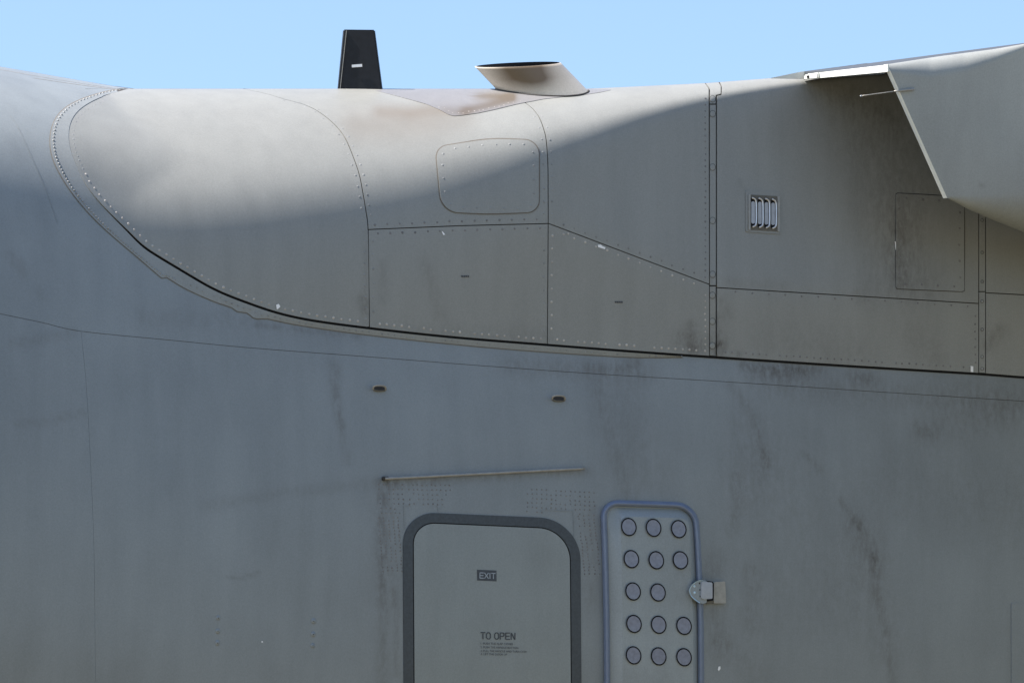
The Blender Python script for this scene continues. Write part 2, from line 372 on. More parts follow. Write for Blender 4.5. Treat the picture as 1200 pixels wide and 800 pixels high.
def tube3(name, pts, rad, mat, parent, sides=8, label=None, flat=1.0):
    P = np.asarray(pts, float); n = len(P); T = np.gradient(P, axis=0); T /= np.linalg.norm(T, axis=1)[:, None]
    rad = np.broadcast_to(rad, (n,)); up = np.array([.3, -.9, .25]); V_, F = [], []
    for i in range(n):
        a = np.cross(T[i], up); a /= np.linalg.norm(a); b = np.cross(a, T[i])
        for k in range(sides):
            t = 2*np.pi*k/sides; V_.append(P[i] + (a*math.cos(t)+b*math.sin(t)*flat)*rad[i])
    for i in range(n-1):
        for k in range(sides):
            l = (k+1) % sides; F.append([i*sides+k, i*sides+l, (i+1)*sides+l, (i+1)*sides+k])
    F.append(list(range(sides))[::-1]); F.append([(n-1)*sides+k for k in range(sides)])
    return link(name, mesh(name, V_, F), mat, parent, label)
def solid(name, front, back, mat, parent, label=None, smooth=False, bevel=0):
    n = len(front); V_ = np.vstack([front, back]); F = [list(range(n)), [n+i for i in range(n)][::-1]]
    F += [[i, n+i, n+(i+1) % n, (i+1) % n] for i in range(n)]
    me = mesh(name, V_, F, smooth)
    if bevel:
        b = bmesh.new(); b.from_mesh(me); bmesh.ops.recalc_face_normals(b, faces=b.faces)
        bmesh.ops.bevel(b, geom=b.edges[:], offset=bevel, segments=2, affect='EDGES'); b.to_mesh(me); b.free()
    return link(name, me, mat, parent, label)

# ------------------------------------------------------------------ setting
bm = bmesh.new(); bmesh.ops.create_grid(bm, x_segments=40, y_segments=40, size=4000)
me = bpy.data.meshes.new('apron'); bm.to_mesh(me); bm.free()
apron = link('apron', me, 'concrete'); apron['kind'] = 'structure'; apron['label'] = 'pale concrete apron beneath the parked aircraft'

plane = bpy.data.objects.new('aircraft', None); C.collection.objects.link(plane); plane.empty_display_size = .5
plane['label'] = 'grey military transport aircraft seen close at its wing root, with exit door'
plane['category'] = 'aircraft'

# ------------------------------------------------------------------ fuselage
us = lambda n: np.linspace(0, 1, n)
L1 = curve([(-400, 300), (-150, 336), (0, 367.5), (50, 378), (95, 388), (200, 398.5), (300, 408), (433, 418), (560, 428), (700, 438), (840, 446.5), (1000, 457), (1200, 470), (1400, 483), (1560, 494)], 500)
seamx = curve([(95, 388), (101, 450), (106, 540), (110, 640), (111.5, 760), (112, 900), (110, 1100), (108, 1280)], 200)
def skin_top(x):                            # the skin is open behind the fairing, so it stops a little above the joint
    return np.where(x < 150, yf_top(x)+.2, np.maximum(yf_top(x)+.2, np.minimum(yb(np.maximum(x, 100))-16, yf_top(x) + np.maximum(x-178, 0)*3)))
topc = np.stack([np.linspace(-400, 1560, 980), skin_top(np.linspace(-400, 1560, 980))], 1)
seg = lambda a, b, n=60: resample(np.array([a, b], float), n)
off_l1 = .3
body = None
# dark frames and sealant seen in the joints
xs = np.linspace(-400, 1560, 200); ds = np.linspace(1, 35.6, 140)**2
Q = np.stack(np.broadcast_arrays(xs[None, :], np.maximum(yf_top(xs)[None, :] + ds[:, None], skin_top(xs)[None, :])), -1)
body = grid_obj('fuselage_shell', Q, Yfuse, -.007, 'brownseam', plane, 0)
up_bot = L1 - [0, off_l1]
grid_obj('skin_panel', coons(topc, seg(topc[0], up_bot[0]), up_bot, seg(topc[-1], up_bot[-1]), us(420), us(80)**1.6), Yfuse, 0, 'skin', plane, dirt=DIRT_F)
lo = L1 + [0, off_l1]; ib = np.argmin(abs(lo[:, 0]-95))
lb = lambda x: 1290 - 60*0 + yf_top(x)*0
def botc(x0, x1, n=100):
    x = np.linspace(x0, x1, n); return np.stack([x, np.minimum(1275 + 0*x, 1270)], 1)
sl_ = seamx - [.12, 0]; sr_ = seamx + [.12, 0]
Lleft = np.vstack([lo[:ib], [sl_[0]]]); Lleft[-1] = [sl_[0][0], lo[ib, 1]]
sl2 = sl_.copy(); sl2[0] = Lleft[-1]; bl = botc(-400, sl2[-1, 0]); bl[:, 1] = sl2[-1, 1]
grid_obj('skin_panel', coons(resample(Lleft, 100), seg(Lleft[0], bl[0]), bl, sl2, us(100), us(150)), Yfuse, 0, 'skin', plane, dirt=DIRT_F)
Lr = lo[ib+1:].copy(); Lr = np.vstack([[sr_[0][0], lo[ib, 1]], Lr]); sr2 = sr_.copy(); sr2[0] = Lr[0]
br = botc(sr2[-1, 0], 1560); br[:, 1] = sr2[-1, 1]
grid_obj('skin_panel', coons(resample(Lr, 300), sr2, br, seg(Lr[-1], br[-1]), us(380), us(220)**1.25), Yfuse, 0, 'skin', plane, dirt=DIRT_F)
# far side of the barrel, closing it behind the crown line
xs = np.linspace(-400, 1560, 60); P0 = V(xs, yf_top(xs)+.1, Yfuse(xs, yf_top(xs)+.1))
rows = [P0 + np.array([-sS*q*0, q, -z]) for q, z in ((0, .0), (.4, .02), (.9, .16), (1.6, .5), (2.3, 1.1), (2.9, 1.9), (3.2, 3.0), (3.0, 4.2), (2.3, 5.2))]
vv = np.vstack(rows); n = len(xs); F = [[r*n+i, r*n+i+1, (r+1)*n+i+1, (r+1)*n+i] for r in range(len(rows)-1) for i in range(n-1)]
link('far_side_skin', mesh('far_side_skin', vv, F, True, {'dirt': np.zeros(len(vv)), 'soot': np.zeros(len(vv))}), 'skin', plane)
# raised seams on the tail side
line_on('seam_strip', curve([(12, 135), (22, 150), (40, 190), (55, 225), (68, 262)], 60), .7, Yfuse, .0015, 'skin', plane)
line_on('seam_strip', curve([(-60, 70.5), (0, 81.5), (60, 92), (110, 100), (150, 106)], 80), .5, Yfuse, .002, 'gutter', plane)
line_on('seam_strip', curve([(40, 91.5), (80, 97.5), (120, 103), (146, 106.5)], 60), .5, Yfuse, .002, 'gutter', plane)

# sealed edge strip round the fairing
outer = np.vstack([curve([(147, 104.6), (125, 107.5), (97, 116), (77, 126.5), (65, 140), (59.5, 157), (60, 177), (67, 197), (82, 222), (102, 247), (125, 270), (160, 300), (188, 324)], 300),
                   resample([(190, 325.5), (195, 324.5)], 6), curve([(197, 325.5), (218, 338), (249, 352), (272, 360)], 60),
                   resample([(274, 361.5), (278, 364.5), (289, 366), (293, 368.5), (297, 372), (302, 373.2), (314, 373)], 50),
                   curve([(318, 374), (347, 380), (393, 387), (440, 393), (508, 400.5), (600, 409), (700, 416), (750, 418.4), (800, 418.2)], 200)])
gl = gap_c[gap_c[:, 0] < 801] if False else gap_c[:int(np.argmin(abs(gap_c[:, 0]-800)))+1]
def pair(A, B, n):                          # matching points along two border curves
    A = resample(A, n); out = []
    Bd = resample(B, 4000); j0 = 0
    T = np.linspace(0, 1, n)
    B2 = resample(B, n); return A, B2
gi = offset_curve(gl, 2.2) if False else gl
wgap = lambda P: np.interp(np.arange(len(P))/len(P), [0, .15, .25, .4, 1], [.5, .6, 1.3, 2.3, 1.9])[:, None]
Tn = np.gradient(gap_c, axis=0); Tn /= np.linalg.norm(Tn, axis=1)[:, None]
nrm2 = np.stack([-Tn[:, 1], Tn[:, 0]], 1)   # towards the outside of the fairing
frac = np.interp(gap_c[:, 0] + np.where(np.arange(len(gap_c)) < np.argmin(gap_c[:, 0]), -100, 0), [-50, 60, 79, 95, 125, 170, 1560], [.05, .05, .08, .15, .6, 1.5, 1.35])[:, None]
gap_out, gap_in = gap_c + nrm2*frac, gap_c - nrm2*frac
if (gap_out[700, 1] < gap_in[700, 1]): gap_out, gap_in = gap_in, gap_out
ko = int(np.argmin(abs(gap_out[:, 0]-800)))
strip_in = gap_out[:ko]
# match by vertical/normal position: walk both curves with a shared parameter anchored at a few stations
def stations(P, keys):
    s = np.r_[0, np.cumsum(np.linalg.norm(np.diff(P, axis=0), axis=1))]
    return [s[int(np.argmin(np.hypot(P[:, 0]-k[0], P[:, 1]-k[1])))] for k in keys], s
ka = [(147, 104.6), (77, 126.5), (59.5, 157), (67, 197), (102, 247), (160, 300), (195, 324.5), (249, 352), (314, 373), (440, 393), (600, 409), (800, 418.2)]
kb = [(145, 106), (94, 126.5), (80, 158), (89, 195), (117, 238), (172, 291), (205, 312), (259, 341), (325, 366), (440, 386), (600, 401), (799, 416)]
sa, fa = stations(outer, ka); sb, fb = stations(strip_in, kb)
tt = np.linspace(0, len(ka)-1, 700); ta = np.interp(tt, range(len(ka)), sa); tb = np.interp(tt, range(len(kb)), sb)
OA = np.stack([np.interp(ta, fa, outer[:, k]) for k in (0, 1)], 1); IB = np.stack([np.interp(tb, fb, strip_in[:, k]) for k in (0, 1)], 1)
strip = ribbon('fairing_edge_strip', OA, IB, Yfuse, .004, np.interp(tt, [0, 3.5, 6, 11], [.0055, .0055, .014, .016]), 'strip', plane, 5, 'pale riveted sealing strip round the fairing nose', skirt=.006)
ribbon('sealant_edge', offset_curve(OA, .9) if offset_curve(OA, .9)[300, 0] < OA[300, 0] else offset_curve(OA, -.9), OA, Yfuse, .003, .004, 'brownseam', strip, 2)
rv = OA*.82 + IB*.18
near = spaced(rv[tt < 6.2], 4.0)
rivets('rivet_row', near, Yfuse, .0052, 'rivet', strip, 1.75, 1.6, .12)
rivets('rivet_row', spaced((OA*.5+IB*.5)[tt > 6.4], 7.5), Yfuse, .0105, 'rivet', strip, 1.4, .9, .3, drop=.15)
kb0 = int(np.argmin(gap_c[:, 0])) + 20
ribbon('nose_joint_seal', gap_out[6:kb0+1], gap_in[6:kb0+1], Yfuse, .004, .004, 'gutter', strip, 3)
ribbon('black_joint_seal', gap_out[kb0:], gap_in[kb0:], Yfuse, .004, .004, 'black', plane, 3, 'black rubber seal along the fairing edge')

# ------------------------------------------------------------------ wing root fairing
fair = plane
xs = np.linspace(86, 1556, 420); wv = np.linspace(.03, .995, 90)
ok = xs
Q = np.stack([np.broadcast_to(xs, (90, 420)), yt(xs)[None]+(yb(xs)-yt(xs))[None]*wv[:, None]**2], -1)
m_left = Q[..., 0] < 0
grid_obj('fairing_frame', Q[:, 12:], Yfair, -.012, 'seam', fair, 0)
xs = np.linspace(100, 1556, 120); P0 = V(xs, yt(xs)+.1, Yfair(xs, yt(xs)+.1))
rows = [P0 + np.array([0, q, -z]) for q, z in ((0, 0), (.3, .0), (.7, .08), (1.3, .35), (2.2, 1.0))]
vv = np.vstack(rows); n = len(xs); F = [[r*n+i, r*n+i+1, (r+1)*n+i+1, (r+1)*n+i] for r in range(len(rows)-1) for i in range(n-1)]
link('fairing_top', mesh('fairing_top', vv, F, True, {'dirt': np.zeros(len(vv)), 'soot': np.zeros(len(vv))}), 'fairing', fair)

tcur = lambda x0, x1, n=120: np.stack([np.linspace(x0, x1, n), yt(np.linspace(x0, x1, n))+.15], 1)
def gin(x0, x1, n=160):
    P = gap_in[int(np.argmin(gap_in[:, 0])):]; x = np.linspace(x0, x1, n); return np.stack([x, np.interp(x, P[:, 0], P[:, 1])], 1)
lineA = curve([(285, 104.4), (310, 109.5), (334, 116.5), (357, 123), (374, 131.5), (391, 145), (404, 161), (413, 181), (421, 204), (425, 224), (428.5, 245), (431.5, 270), (432.6, 330), (433, 384)], 300)
lineB = curve([(590, 104.4), (607, 115), (618, 122.5), (625, 128.5), (632, 138), (636.5, 149), (640, 163), (642, 190), (642.4, 225), (642.5, 262), (642.3, 330), (641.5, 404)], 300)
def cut(P, y0, y1):
    return P[(P[:, 1] >= y0) & (P[:, 1] <= y1)]
def ext(P, a=None, b=None):
    P = P.copy()
    if a is not None: P = np.vstack([[a], P])
    if b is not None: P = np.vstack([P, [b]])
    return resample(P, 200)
G = .58
fa_ = dict(dirt=DIRT_SHADE_A, soot=SOOT_A)
vs2 = us(90)**1.7
# nose panel: its left border wraps round the nose
gmin = int(np.argmin(gap_in[:, 0]))
upper = gap_in[:gmin+1][::-1]                         # from the nose tip up to the crown
k1 = int(np.argmin(np.hypot(gap_in[:, 0]-128, gap_in[:, 1]-247)))
left_c = np.vstack([gap_in[:k1+1]]); botn = np.vstack([gap_in[k1:][gap_in[k1:, 0] < 433-G], [[433-G, 382.4]]])
topn = np.vstack([left_c[:1], tcur(150, 285-G)])
right_c = lineA - [G, 0]; right_c = resample(np.vstack([topn[-1:], right_c[1:], botn[-1:]]), 260)
p_nose = grid_obj('fairing_panel', coons(resample(topn, 150), resample(left_c, 200), resample(botn, 200), right_c, us(130), us(110)), Yfair, 0, 'fairing', fair, skirt=.005,
                  label='large rounded nose panel of the fairing, bright in the sun', **fa_)
# upper middle panel
jl = lambda x: np.interp(x, [432, 540, 642], [269, 264.5, 262])
tl = lineA + [G, 0]; tr = lineB - [G, 0]
B_l = ext(cut(tl, 0, 268), None, (431.4+G, 269-G)); B_r = ext(cut(tr, 0, 260.5), None, (642.5-G, 262-G))
x = np.linspace(431.4+G, 642.5-G, 120); B_b = np.stack([x, jl(x)-G], 1)
p_b = grid_obj('fairing_panel', coons(resample(np.vstack([B_l[:1], tcur(292, 582), B_r[:1]]), 200), B_l, B_b, B_r, us(110), vs2), Yfair, 0, 'fairing', fair, **fa_)
# lower middle panel
C_l = seg((431.5+G, 269+G), (433+G, 383)); C_t = B_b + [0, 2*G]; C_b = gin(433+G, 641.5-G); C_r = seg((642.5-G, 262+G), (641.5-G, C_b[-1, 1]))
p_c = grid_obj('fairing_panel', coons(C_t, ext(C_l[:-1], None, C_b[0]), C_b, C_r, us(90), us(60)), Yfair, 0, 'fairing', fair, **fa_)
# right of it: upper trapezoid, lower wedge
D_l = ext(cut(lineB + [G, 0], 0, 260), None, (642.5+G, 262-G)); D_b = seg((642.5+G, 262-G), (831.5-G, 333-G), 100)
D_t = resample(np.vstack([D_l[:1], tcur(596, 826)]), 150); D_r = seg(D_t[-1], D_b[-1], 100)
D_r = ext(np.array([D_t[-1], (831-G, 104), D_b[-1]]))
p_d = grid_obj('fairing_panel', coons(D_t, D_l, D_b, D_r, us(110), vs2), Yfair, 0, 'fairing', fair, **fa_)
E_t = seg((642.5+G, 262+G), (831.5-G, 333+G), 100); E_b = gin(641.5+G, 831.5-G)
p_e = grid_obj('fairing_panel', coons(E_t, seg(E_t[0], E_b[0]), E_b, seg(E_t[-1], E_b[-1]), us(90), us(60)), Yfair, 0, 'fairing', fair, **fa_)
# narrow fastener strips
def strip_patch(x0, x1, y0, y1, xt0=None, mat='fairing'):
    t = seg((xt0[0] if xt0 else x0, y0), (xt0[1] if xt0 else x1, y0), 8); b = seg((x0, y1), (x1, y1), 8)
    return grid_obj('fastener_strip', coons(t, seg(t[0], b[0]), b, seg(t[-1], b[-1]), us(6), us(50)**1.4), Yfair, 0, mat, fair, **fa_)
f1 = strip_patch(831.5+G, 839.6-G*1.3, 123, 334); f2 = strip_patch(831.5+G, 839.4-G*1.3, 335.6, 416.2)
t = seg((827, yt(827)+.2), (842, yt(842)+.2), 20); 
f0 = grid_obj('fastener_strip', coons(t, ext(np.array([t[0], (831.5+G, 104), (831.5+G, 121.5)])), seg((831.5+G, 121.5), (838.6, 121.5), 20), ext(np.array([t[-1], (844.6, 101), (844.6, 110), (838.7, 111.5), (838.6, 121.5)])), us(12), us(50)**1.4), Yfair, 0, 'fairing', fair, **fa_)
def fastener(px, py, r, parent, fn=Yfair, mat='fairing'):
    a = np.linspace(0, 2*np.pi, 21)[:-1]; lp = np.stack([px+r*.85*np.cos(a), py+r*np.sin(a)], 1)
    o = loop_patch('fastener', lp, fn, .004, mat, parent, 3, .004, .001)
    lo_ = np.stack([px+(r*.85+.5)*np.cos(np.r_[a, 0]), py+(r+.5)*np.sin(np.r_[a, 0])], 1)
    hi_ = np.stack([px+(r*.85-.1)*np.cos(np.r_[a, 0]), py+(r-.1)*np.sin(np.r_[a, 0])], 1)
    return o, ribbon('fastener_ring', lo_, hi_, fn, .002, .002, 'seam', parent, 2)
for y_ in (116,): fastener(835.2, y_, 3.6, f0)
for y_ in (133.5, 196, 258.5, 321.5): fastener(835.2, y_, 3.6, f1)
for y_ in (346, 376.5, 405): fastener(835, y_, 3.6, f2)
# large forward panels
t = np.vstack([tcur(843.6, 1147-G, 150)])
G_l = ext(np.array([t[0], (845.8, 101), (845.8, 111.4), (840.4, 112.4), (840.4, 336-G)]))
G_b = seg((840.4, 337-G), (1147-G, 355.5-G), 120); G_r = seg(t[-1], G_b[-1])
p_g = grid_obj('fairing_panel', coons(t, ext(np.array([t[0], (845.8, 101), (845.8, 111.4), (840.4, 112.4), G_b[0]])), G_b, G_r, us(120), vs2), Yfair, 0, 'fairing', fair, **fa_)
H_b = gin(840.4, 1147-G); H_t = G_b + [0, 2*G]
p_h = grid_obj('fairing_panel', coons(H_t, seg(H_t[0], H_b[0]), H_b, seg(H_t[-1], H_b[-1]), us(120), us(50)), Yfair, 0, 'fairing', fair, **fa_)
s1 = grid_obj('fastener_strip', coons(tcur(1147+G, 1155-G, 8), seg((1147+G, yt(1148)+.2), (1147+G, 341)), seg((1147+G, 341), (1155-G, 341), 8), seg((1155-G, yt(1155)+.2), (1155-G, 341)), us(6), us(50)**1.4), Yfair, 0, 'fairing', fair, **fa_)
s2 = grid_obj('fastener_strip', coons(seg((1147+G, 342.3), (1155-G, 342.3), 8), seg((1147+G, 342.3), (1147+G, 436.3)), gin(1147+G, 1155-G, 8), seg((1155-G, 342.3), (1155-G, 436.6)), us(6), us(40)), Yfair, 0, 'fairing', fair, **fa_)
J_b = seg((1155+G, 342.4), (1556, 364), 60)
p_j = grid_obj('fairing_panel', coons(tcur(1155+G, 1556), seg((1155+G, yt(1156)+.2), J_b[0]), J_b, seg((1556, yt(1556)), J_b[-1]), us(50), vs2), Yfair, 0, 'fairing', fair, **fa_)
K_t = J_b + [0, 1.2]; K_b = gin(1155+G, 1556)
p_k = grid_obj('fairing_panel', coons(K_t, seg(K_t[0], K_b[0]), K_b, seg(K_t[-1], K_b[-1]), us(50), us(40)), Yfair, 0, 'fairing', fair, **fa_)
for y_ in (258, 296, 330): fastener(1151, y_, 1.6, s1, mat='rivet')
for y_ in (353, 386, 418, 432): fastener(1151, y_, 1.6, s2, mat='rivet')

# rivet rows on the panels
gi_l = gap_in[int(np.argmin(gap_in[:, 0])):]
ri = offset_curve(gap_in, 5.5); ri = ri if ri[800, 1] < gap_in[800, 1] else offset_curve(gap_in, -5.5)
def rsec(x0, x1): return ri[(ri[:, 0] > x0) & (ri[:, 0] < x1) & (np.arange(len(ri)) > 250)]
i_n = int(np.argmin(ri[:, 0]))
rivets('rivet_row', spaced(ri[20:i_n+40], 5.2), Yfair, .0, 'rivet', p_nose, 1.5, .5, .2)
rivets('rivet_row', spaced(ri[i_n+40:][ri[i_n+40:, 0] < 428], 9.6), Yfair, .0, 'rivet_bare', p_nose, 2.1, .8, .2)
rivets('rivet_row', spaced(lineA[(lineA[:, 0] > 330) & (lineA[:, 1] < 380)] - [4.8, 0], 13), Yfair, 0, 'rivet', p_nose, 2.0, .5)
rivets('rivet_row', spaced(lineA[(lineA[:, 0] > 340) & (lineA[:, 1] < 264)] + [4.8, 0], 12), Yfair, 0, 'rivet', p_b, 2.0, .5)
rivets('rivet_row', spaced(B_b - [0, 4.6], 14.6), Yfair, 0, 'rivet_dark', p_b, 2.0, .45)
rivets('rivet_row', spaced(cut(lineB, 130, 258) - [5, 0], 14.5), Yfair, 0, 'rivet', p_b, 2.0, .5)
rivets('rivet_row', spaced(C_t[2:-2] + [0, 4.6], 14.6), Yfair, 0, 'rivet_dark', p_c, 2.0, .45)
rivets('rivet_row', np.vstack([spaced(seg((437, 274), (438, 378)), 16.5), spaced(seg((637.5, 270), (637, 398)), 15.6)]), Yfair, 0, 'rivet', p_c, 2.0, .5)
rivets('rivet_row', spaced(rsec(440, 637), 8.6), Yfair, 0, 'rivet_bare', p_c, 2.1, .7, drop=.08)
rivets('rivet_row', spaced(cut(lineB, 130, 258) + [4.6, 0], 14.5), Yfair, 0, 'rivet', p_d, 2.0, .5)
rivets('rivet_row', np.vstack([spaced(seg((654, 261), (822, 323)), 13.6), spaced(seg((826.6, 112), (826.6, 326)), 7.2)]), Yfair, 0, 'rivet_dark', p_d, 1.8, .45)
rivets('rivet_row', np.vstack([spaced(seg((654, 272), (824, 336)), 13.6), spaced(seg((647, 268), (646.5, 400)), 15.6)]), Yfair, 0, 'rivet_bare', p_e, 2.0, .5)
rivets('rivet_row', spaced(seg((826.6, 342), (826.6, 412)), 7.2), Yfair, 0, 'rivet_bare', p_e, 1.8, .5)
rivets('rivet_row', spaced(rsec(648, 824), 8.2), Yfair, 0, 'rivet_bare', p_e, 2.1, .7, drop=.06)
rivets('rivet_row', spaced(rsec(846, 1142), 8.0), Yfair, 0, 'rivet_dark', p_h, 1.8, .5, drop=.1)
rivets('rivet_row', np.vstack([spaced(seg((852, 341.5), (1140, 359)), 19.5), spaced(seg((1143, 366), (1143, 432)), 9)]), Yfair, 0, 'rivet_dark', p_h, 1.8, .45)
rivets('rivet_row', spaced(rsec(1160, 1540), 9.0), Yfair, 0, 'rivet', p_k, 1.6, .5)
rivets('rivet_row', spaced(seg((1159, 352), (1159, 430)), 11), Yfair, 0, 'rivet', p_k, 1.6, .5)
rivets('rivet_row', np.vstack([[(1165, 347)], [(1168, 347)]]), Yfair, 0, 'rivet', p_k, 1.3, .5)

# access panel in the upper middle panel
ap = closed_resample(rounded([(510.5, 172.5), (575, 162.5), (631.5, 164.5), (631.5, 248.5), (570, 250.5), (518, 248)], [13, 18, 17, 14, 18, 19]), 120)
acc = loop_patch('access_panel', ap, Yfair, .005, 'fairing', fair, 16, .005, label='rounded access panel with a ring of screws', soot=SOOT_A)
ap_c = np.vstack([ap, ap[:1]]); cen = ap.mean(0)
grow = lambda L, k: cen + (L-cen)*(1 + k/np.linalg.norm(L-cen, axis=1)[:, None])
ribbon('panel_gap', grow(ap_c, 1.3), grow(ap_c, -.1), Yfair, .003, .003, 'brownseam', acc, 2)
rivets('screw_row', spaced(resample(grow(ap_c, -6.2), 400), 16), Yfair, .005, 'rivet', acc, 1.9, .6)
# access panel hidden in the shade
a2 = closed_resample(rounded([(1050, 226.5), (1130, 231), (1130, 341.5), (1050, 338)], 1.5, 4), 120)
ac2 = loop_patch('access_panel', a2, Yfair, .005, 'fairing', fair, 14, .005, label='square access panel deep in the shade below the flap', dirt=DIRT_SHADE_A)
cen = a2.mean(0); ribbon('panel_gap', grow(np.vstack([a2, a2[:1]]), .9), grow(np.vstack([a2, a2[:1]]), -.1), Yfair, .002, .002, 'seam', ac2, 2)
rivets('screw_row', spaced(resample(grow(np.vstack([a2, a2[:1]]), -6), 400), 19), Yfair, .005, 'rivet_dark', ac2, 2.2, .45)

# louvred vent
vent = loop_patch('louvre_vent', closed_resample(rounded([(874, 223.5), (915, 226), (915, 274.5), (874, 271.5)], 1, 4), 60), Yfair, .006, 'fairing', plane, 6, .006, label='small square louvred vent with four bright slats')
loop_patch('vent_pan', closed_resample(rounded([(877.3, 228), (911.8, 230), (911.8, 271.3), (877.3, 269.3)], .8, 4), 60), Yfair, .009, 'olive', vent, 6, .002)
for (x0, y0, x1, y1) in ((877.3, 228, 879.6, 269.4), (911.3, 230, 914, 271.3)):
    loop_patch('vent_frame', [(x0, y0), (x1, y0+.1), (x1, y1+.1), (x0, y1)], Yfair, .013, 'gutter', vent, 2, .008)
for i in range(4):
    x0 = 880.3 + 7.8*i; y0 = 232 + .55*i
    loop_patch('slot', closed_resample(rounded([(x0-.3, y0), (x0+6, y0+.4), (x0+6, y0+34), (x0-.3, y0+33.6)], [1, 3.4, 3.4, 1], 6), 40), Yfair, .0105, 'black', vent, 3, .001)
    loop_patch('slot_lining', closed_resample(rounded([(x0+.2, y0+4), (x0+4.6, y0+4), (x0+4.8, y0+30), (x0+.2, y0+30)], 1, 4), 30), Yfair, .0125, 'greyblue', vent, 3, .001)
    pts = curve([(x0+1, y0-.2), (x0+4, y0+1.2), (x0+5.8, y0+5), (x0+6.1, y0+16), (x0+5.9, y0+29), (x0+4.4, y0+32.6), (x0+1.6, y0+34)], 24)
    tube3('slat', S(Yfair, pts[:, 0], pts[:, 1], np.full(24, .018))[0], .0055, 'alu', vent)

# exhaust deck and stack
deck = loop_patch('exhaust_deck', closed_resample(np.vstack([resample([(440, 106.5), (457, 110.5), (480, 116.5), (500, 122), (514, 128), (526, 134.5), (532, 135.8), (540, 135.3), (560, 132.5), (579, 128.5), (607, 121.7), (637, 116), (690, 110.3), (704, 108.2), (716, 105.6)], 80), resample([(712, 104.2), (450, 104.4)], 40)]), 160),
                  Yfair, .003, 'deck', fair, 10, .003, label='glossy sooty deck plate around the exhaust stack', centre=(590, 110), soot=[(.9, 4, [(600, 116), (570, 124), (545, 130)]), (.8, 3, [(560, 113), (600, 112)]), (.5, 5, [(520, 130), (545, 132)])])
rivets('screw_row', spaced(curve([(512, 124.5), (528, 131), (540, 132), (579, 125.5), (610, 118)], 80), 6), Yfair, .003, 'rivet_bare', deck, 1.0, .5, .5)
def stack_():
    nA, nV = 64, 22
    depth = .18; Yc = float(Yfair(np.array([640.]), np.array([112.8]))[0]) + depth
    a = np.arange(nA)/nA*2*np.pi
    def ring(cx, cy, rx, dz, dep, tilt, inset=0):
        # oval ring; near rim low in view (dz px), leaning ends
        x = cx + (rx-inset)*np.cos(a); near = -np.sin(a)             # near = +1 facing the camera
        y = cy + tilt*np.cos(a) + dz*near
        return V(x, y, Yc - near*(dep-inset/PX) + TANPSI*0*np.cos(a))
    rows = []; st = []
    for k in range(nV):
        t = -.35 + 1.35*k/(nV-1); cx = 641 + (606.8-641)*t; cy = 111.5 + (76.0-111.5)*t; rx = 51.5 - 1*t; tilt = -1.5 + (-2.2+1.5)*t
        rows.append(ring(cx, cy, rx, 3.4-.9*t, depth, tilt)); 
        x = np.cos(a); st.append(1.25*np.exp(-((x-.0-.3*(t-.5))/.75)**2)*np.clip((t-.12)/.5, 0, 1)*np.clip(1.15-.9*np.clip(x-.1, 0, 1)*(1.4-t), 0, 1) + .35*np.exp(-((x+.95)/.4)**2)*(t < .3)*(.3-t)/.3 + .04)
    rows.append(ring(606.8, 75.8, 49.6, 2.5, depth, -2.2, .45)); st.append(st[-1]*.4)
    vv = np.vstack(rows); n = nA
    F = [[r*n+i, r*n+(i+1) % n, (r+1)*n+(i+1) % n, (r+1)*n+i] for r in range(len(rows)-1) for i in range(n)]
    so_ = np.concatenate(st); di = 0*so_
    st_o = link('exhaust_stack', mesh('exhaust_stack', vv, F, True, {'dirt': di, 'soot': so_}), 'stack', plane, 'slanted oval metal exhaust stack stained brown')
    lr = [ring(606.8 + 34.2*q, 75.9 + 35.6*q, 49.4, 2.5, depth, -2.2, .5) for q in np.linspace(0, .85, 9)]; n = nA
    link('stack_lining', mesh('stack_lining', np.vstack(lr), [[r*n+i, (r+1)*n+i, (r+1)*n+(i+1) % n, r*n+(i+1) % n] for r in range(8) for i in range(n)]), 'black', st_o)
    lp = np.stack([641+52.5*np.cos(np.r_[a, 0]), 112.2-1.3*np.cos(np.r_[a, 0])-2.6*-1*-np.sin(np.r_[a, 0])], 1)
    y_near = Yc - .0
    b = []
    for t_ in np.linspace(-.06, np.pi+.06, 60):              # where the tube meets the fairing
        for t in np.linspace(.5, -.34, 200):
            px = 641 + (606.8-641)*t + (51.5-t)*math.cos(t_); py = 111.5 + (76.0-111.5)*t - 1.8*math.cos(t_) + (3.4-.9*t)*math.sin(t_)
            yy = Yc - math.sin(t_)*depth
            if float(Yfair(np.array([px]), np.array([py]))[0]) < yy + .004 and py > 104.3: break
        b.append(V(px, py, yy-.006))
    tube3('stack_base_seal', b, .0075, 'seam', st_o)
    bo = S(lambda p, q: Yc - .1 + 0*p, np.array([684.]), np.array([100.5]), np.array([.0]))[0][0]
    return st_o
stack_()

# blade antenna
Yan = float(Yfair(np.array([420.]), np.array([104.5]))[0]) + .05
def antenna():
    root = bpy.data.objects.new('blade_antenna', None); C.collection.objects.link(root); root.parent = plane; root['label'] = 'black tapered blade antenna standing on the fairing top'
    f = V([403.6, 438.6, 448, 396], [35, 35.3, 108, 108], np.array([Yan-.02]*2 + [Yan-.035]*2)); fb = V([401.8, 439.6, 449, 395], [34.8, 35.2, 108, 108], np.array([Yan+.02]*2 + [Yan+.04]*2))
    solid('antenna_blade', f, fb, 'antenna', root, bevel=.006)
    w = V([405.6, 406.4, 399, 398.2], [36, 36, 104.5, 104.5], np.array([Yan-.026, Yan-.026, Yan-.042, Yan-.042]))
    solid('leading_edge_strip', w, w + [0, .008, 0], 'gutter', root)
    st = V([412.2, 424.3, 424.5, 412.4], [76.2, 75.2, 78.4, 79.2], np.full(4, Yan-.037)); solid('sticker', st, st + [0, .004, 0], 'white', root)
    return root
antenna()

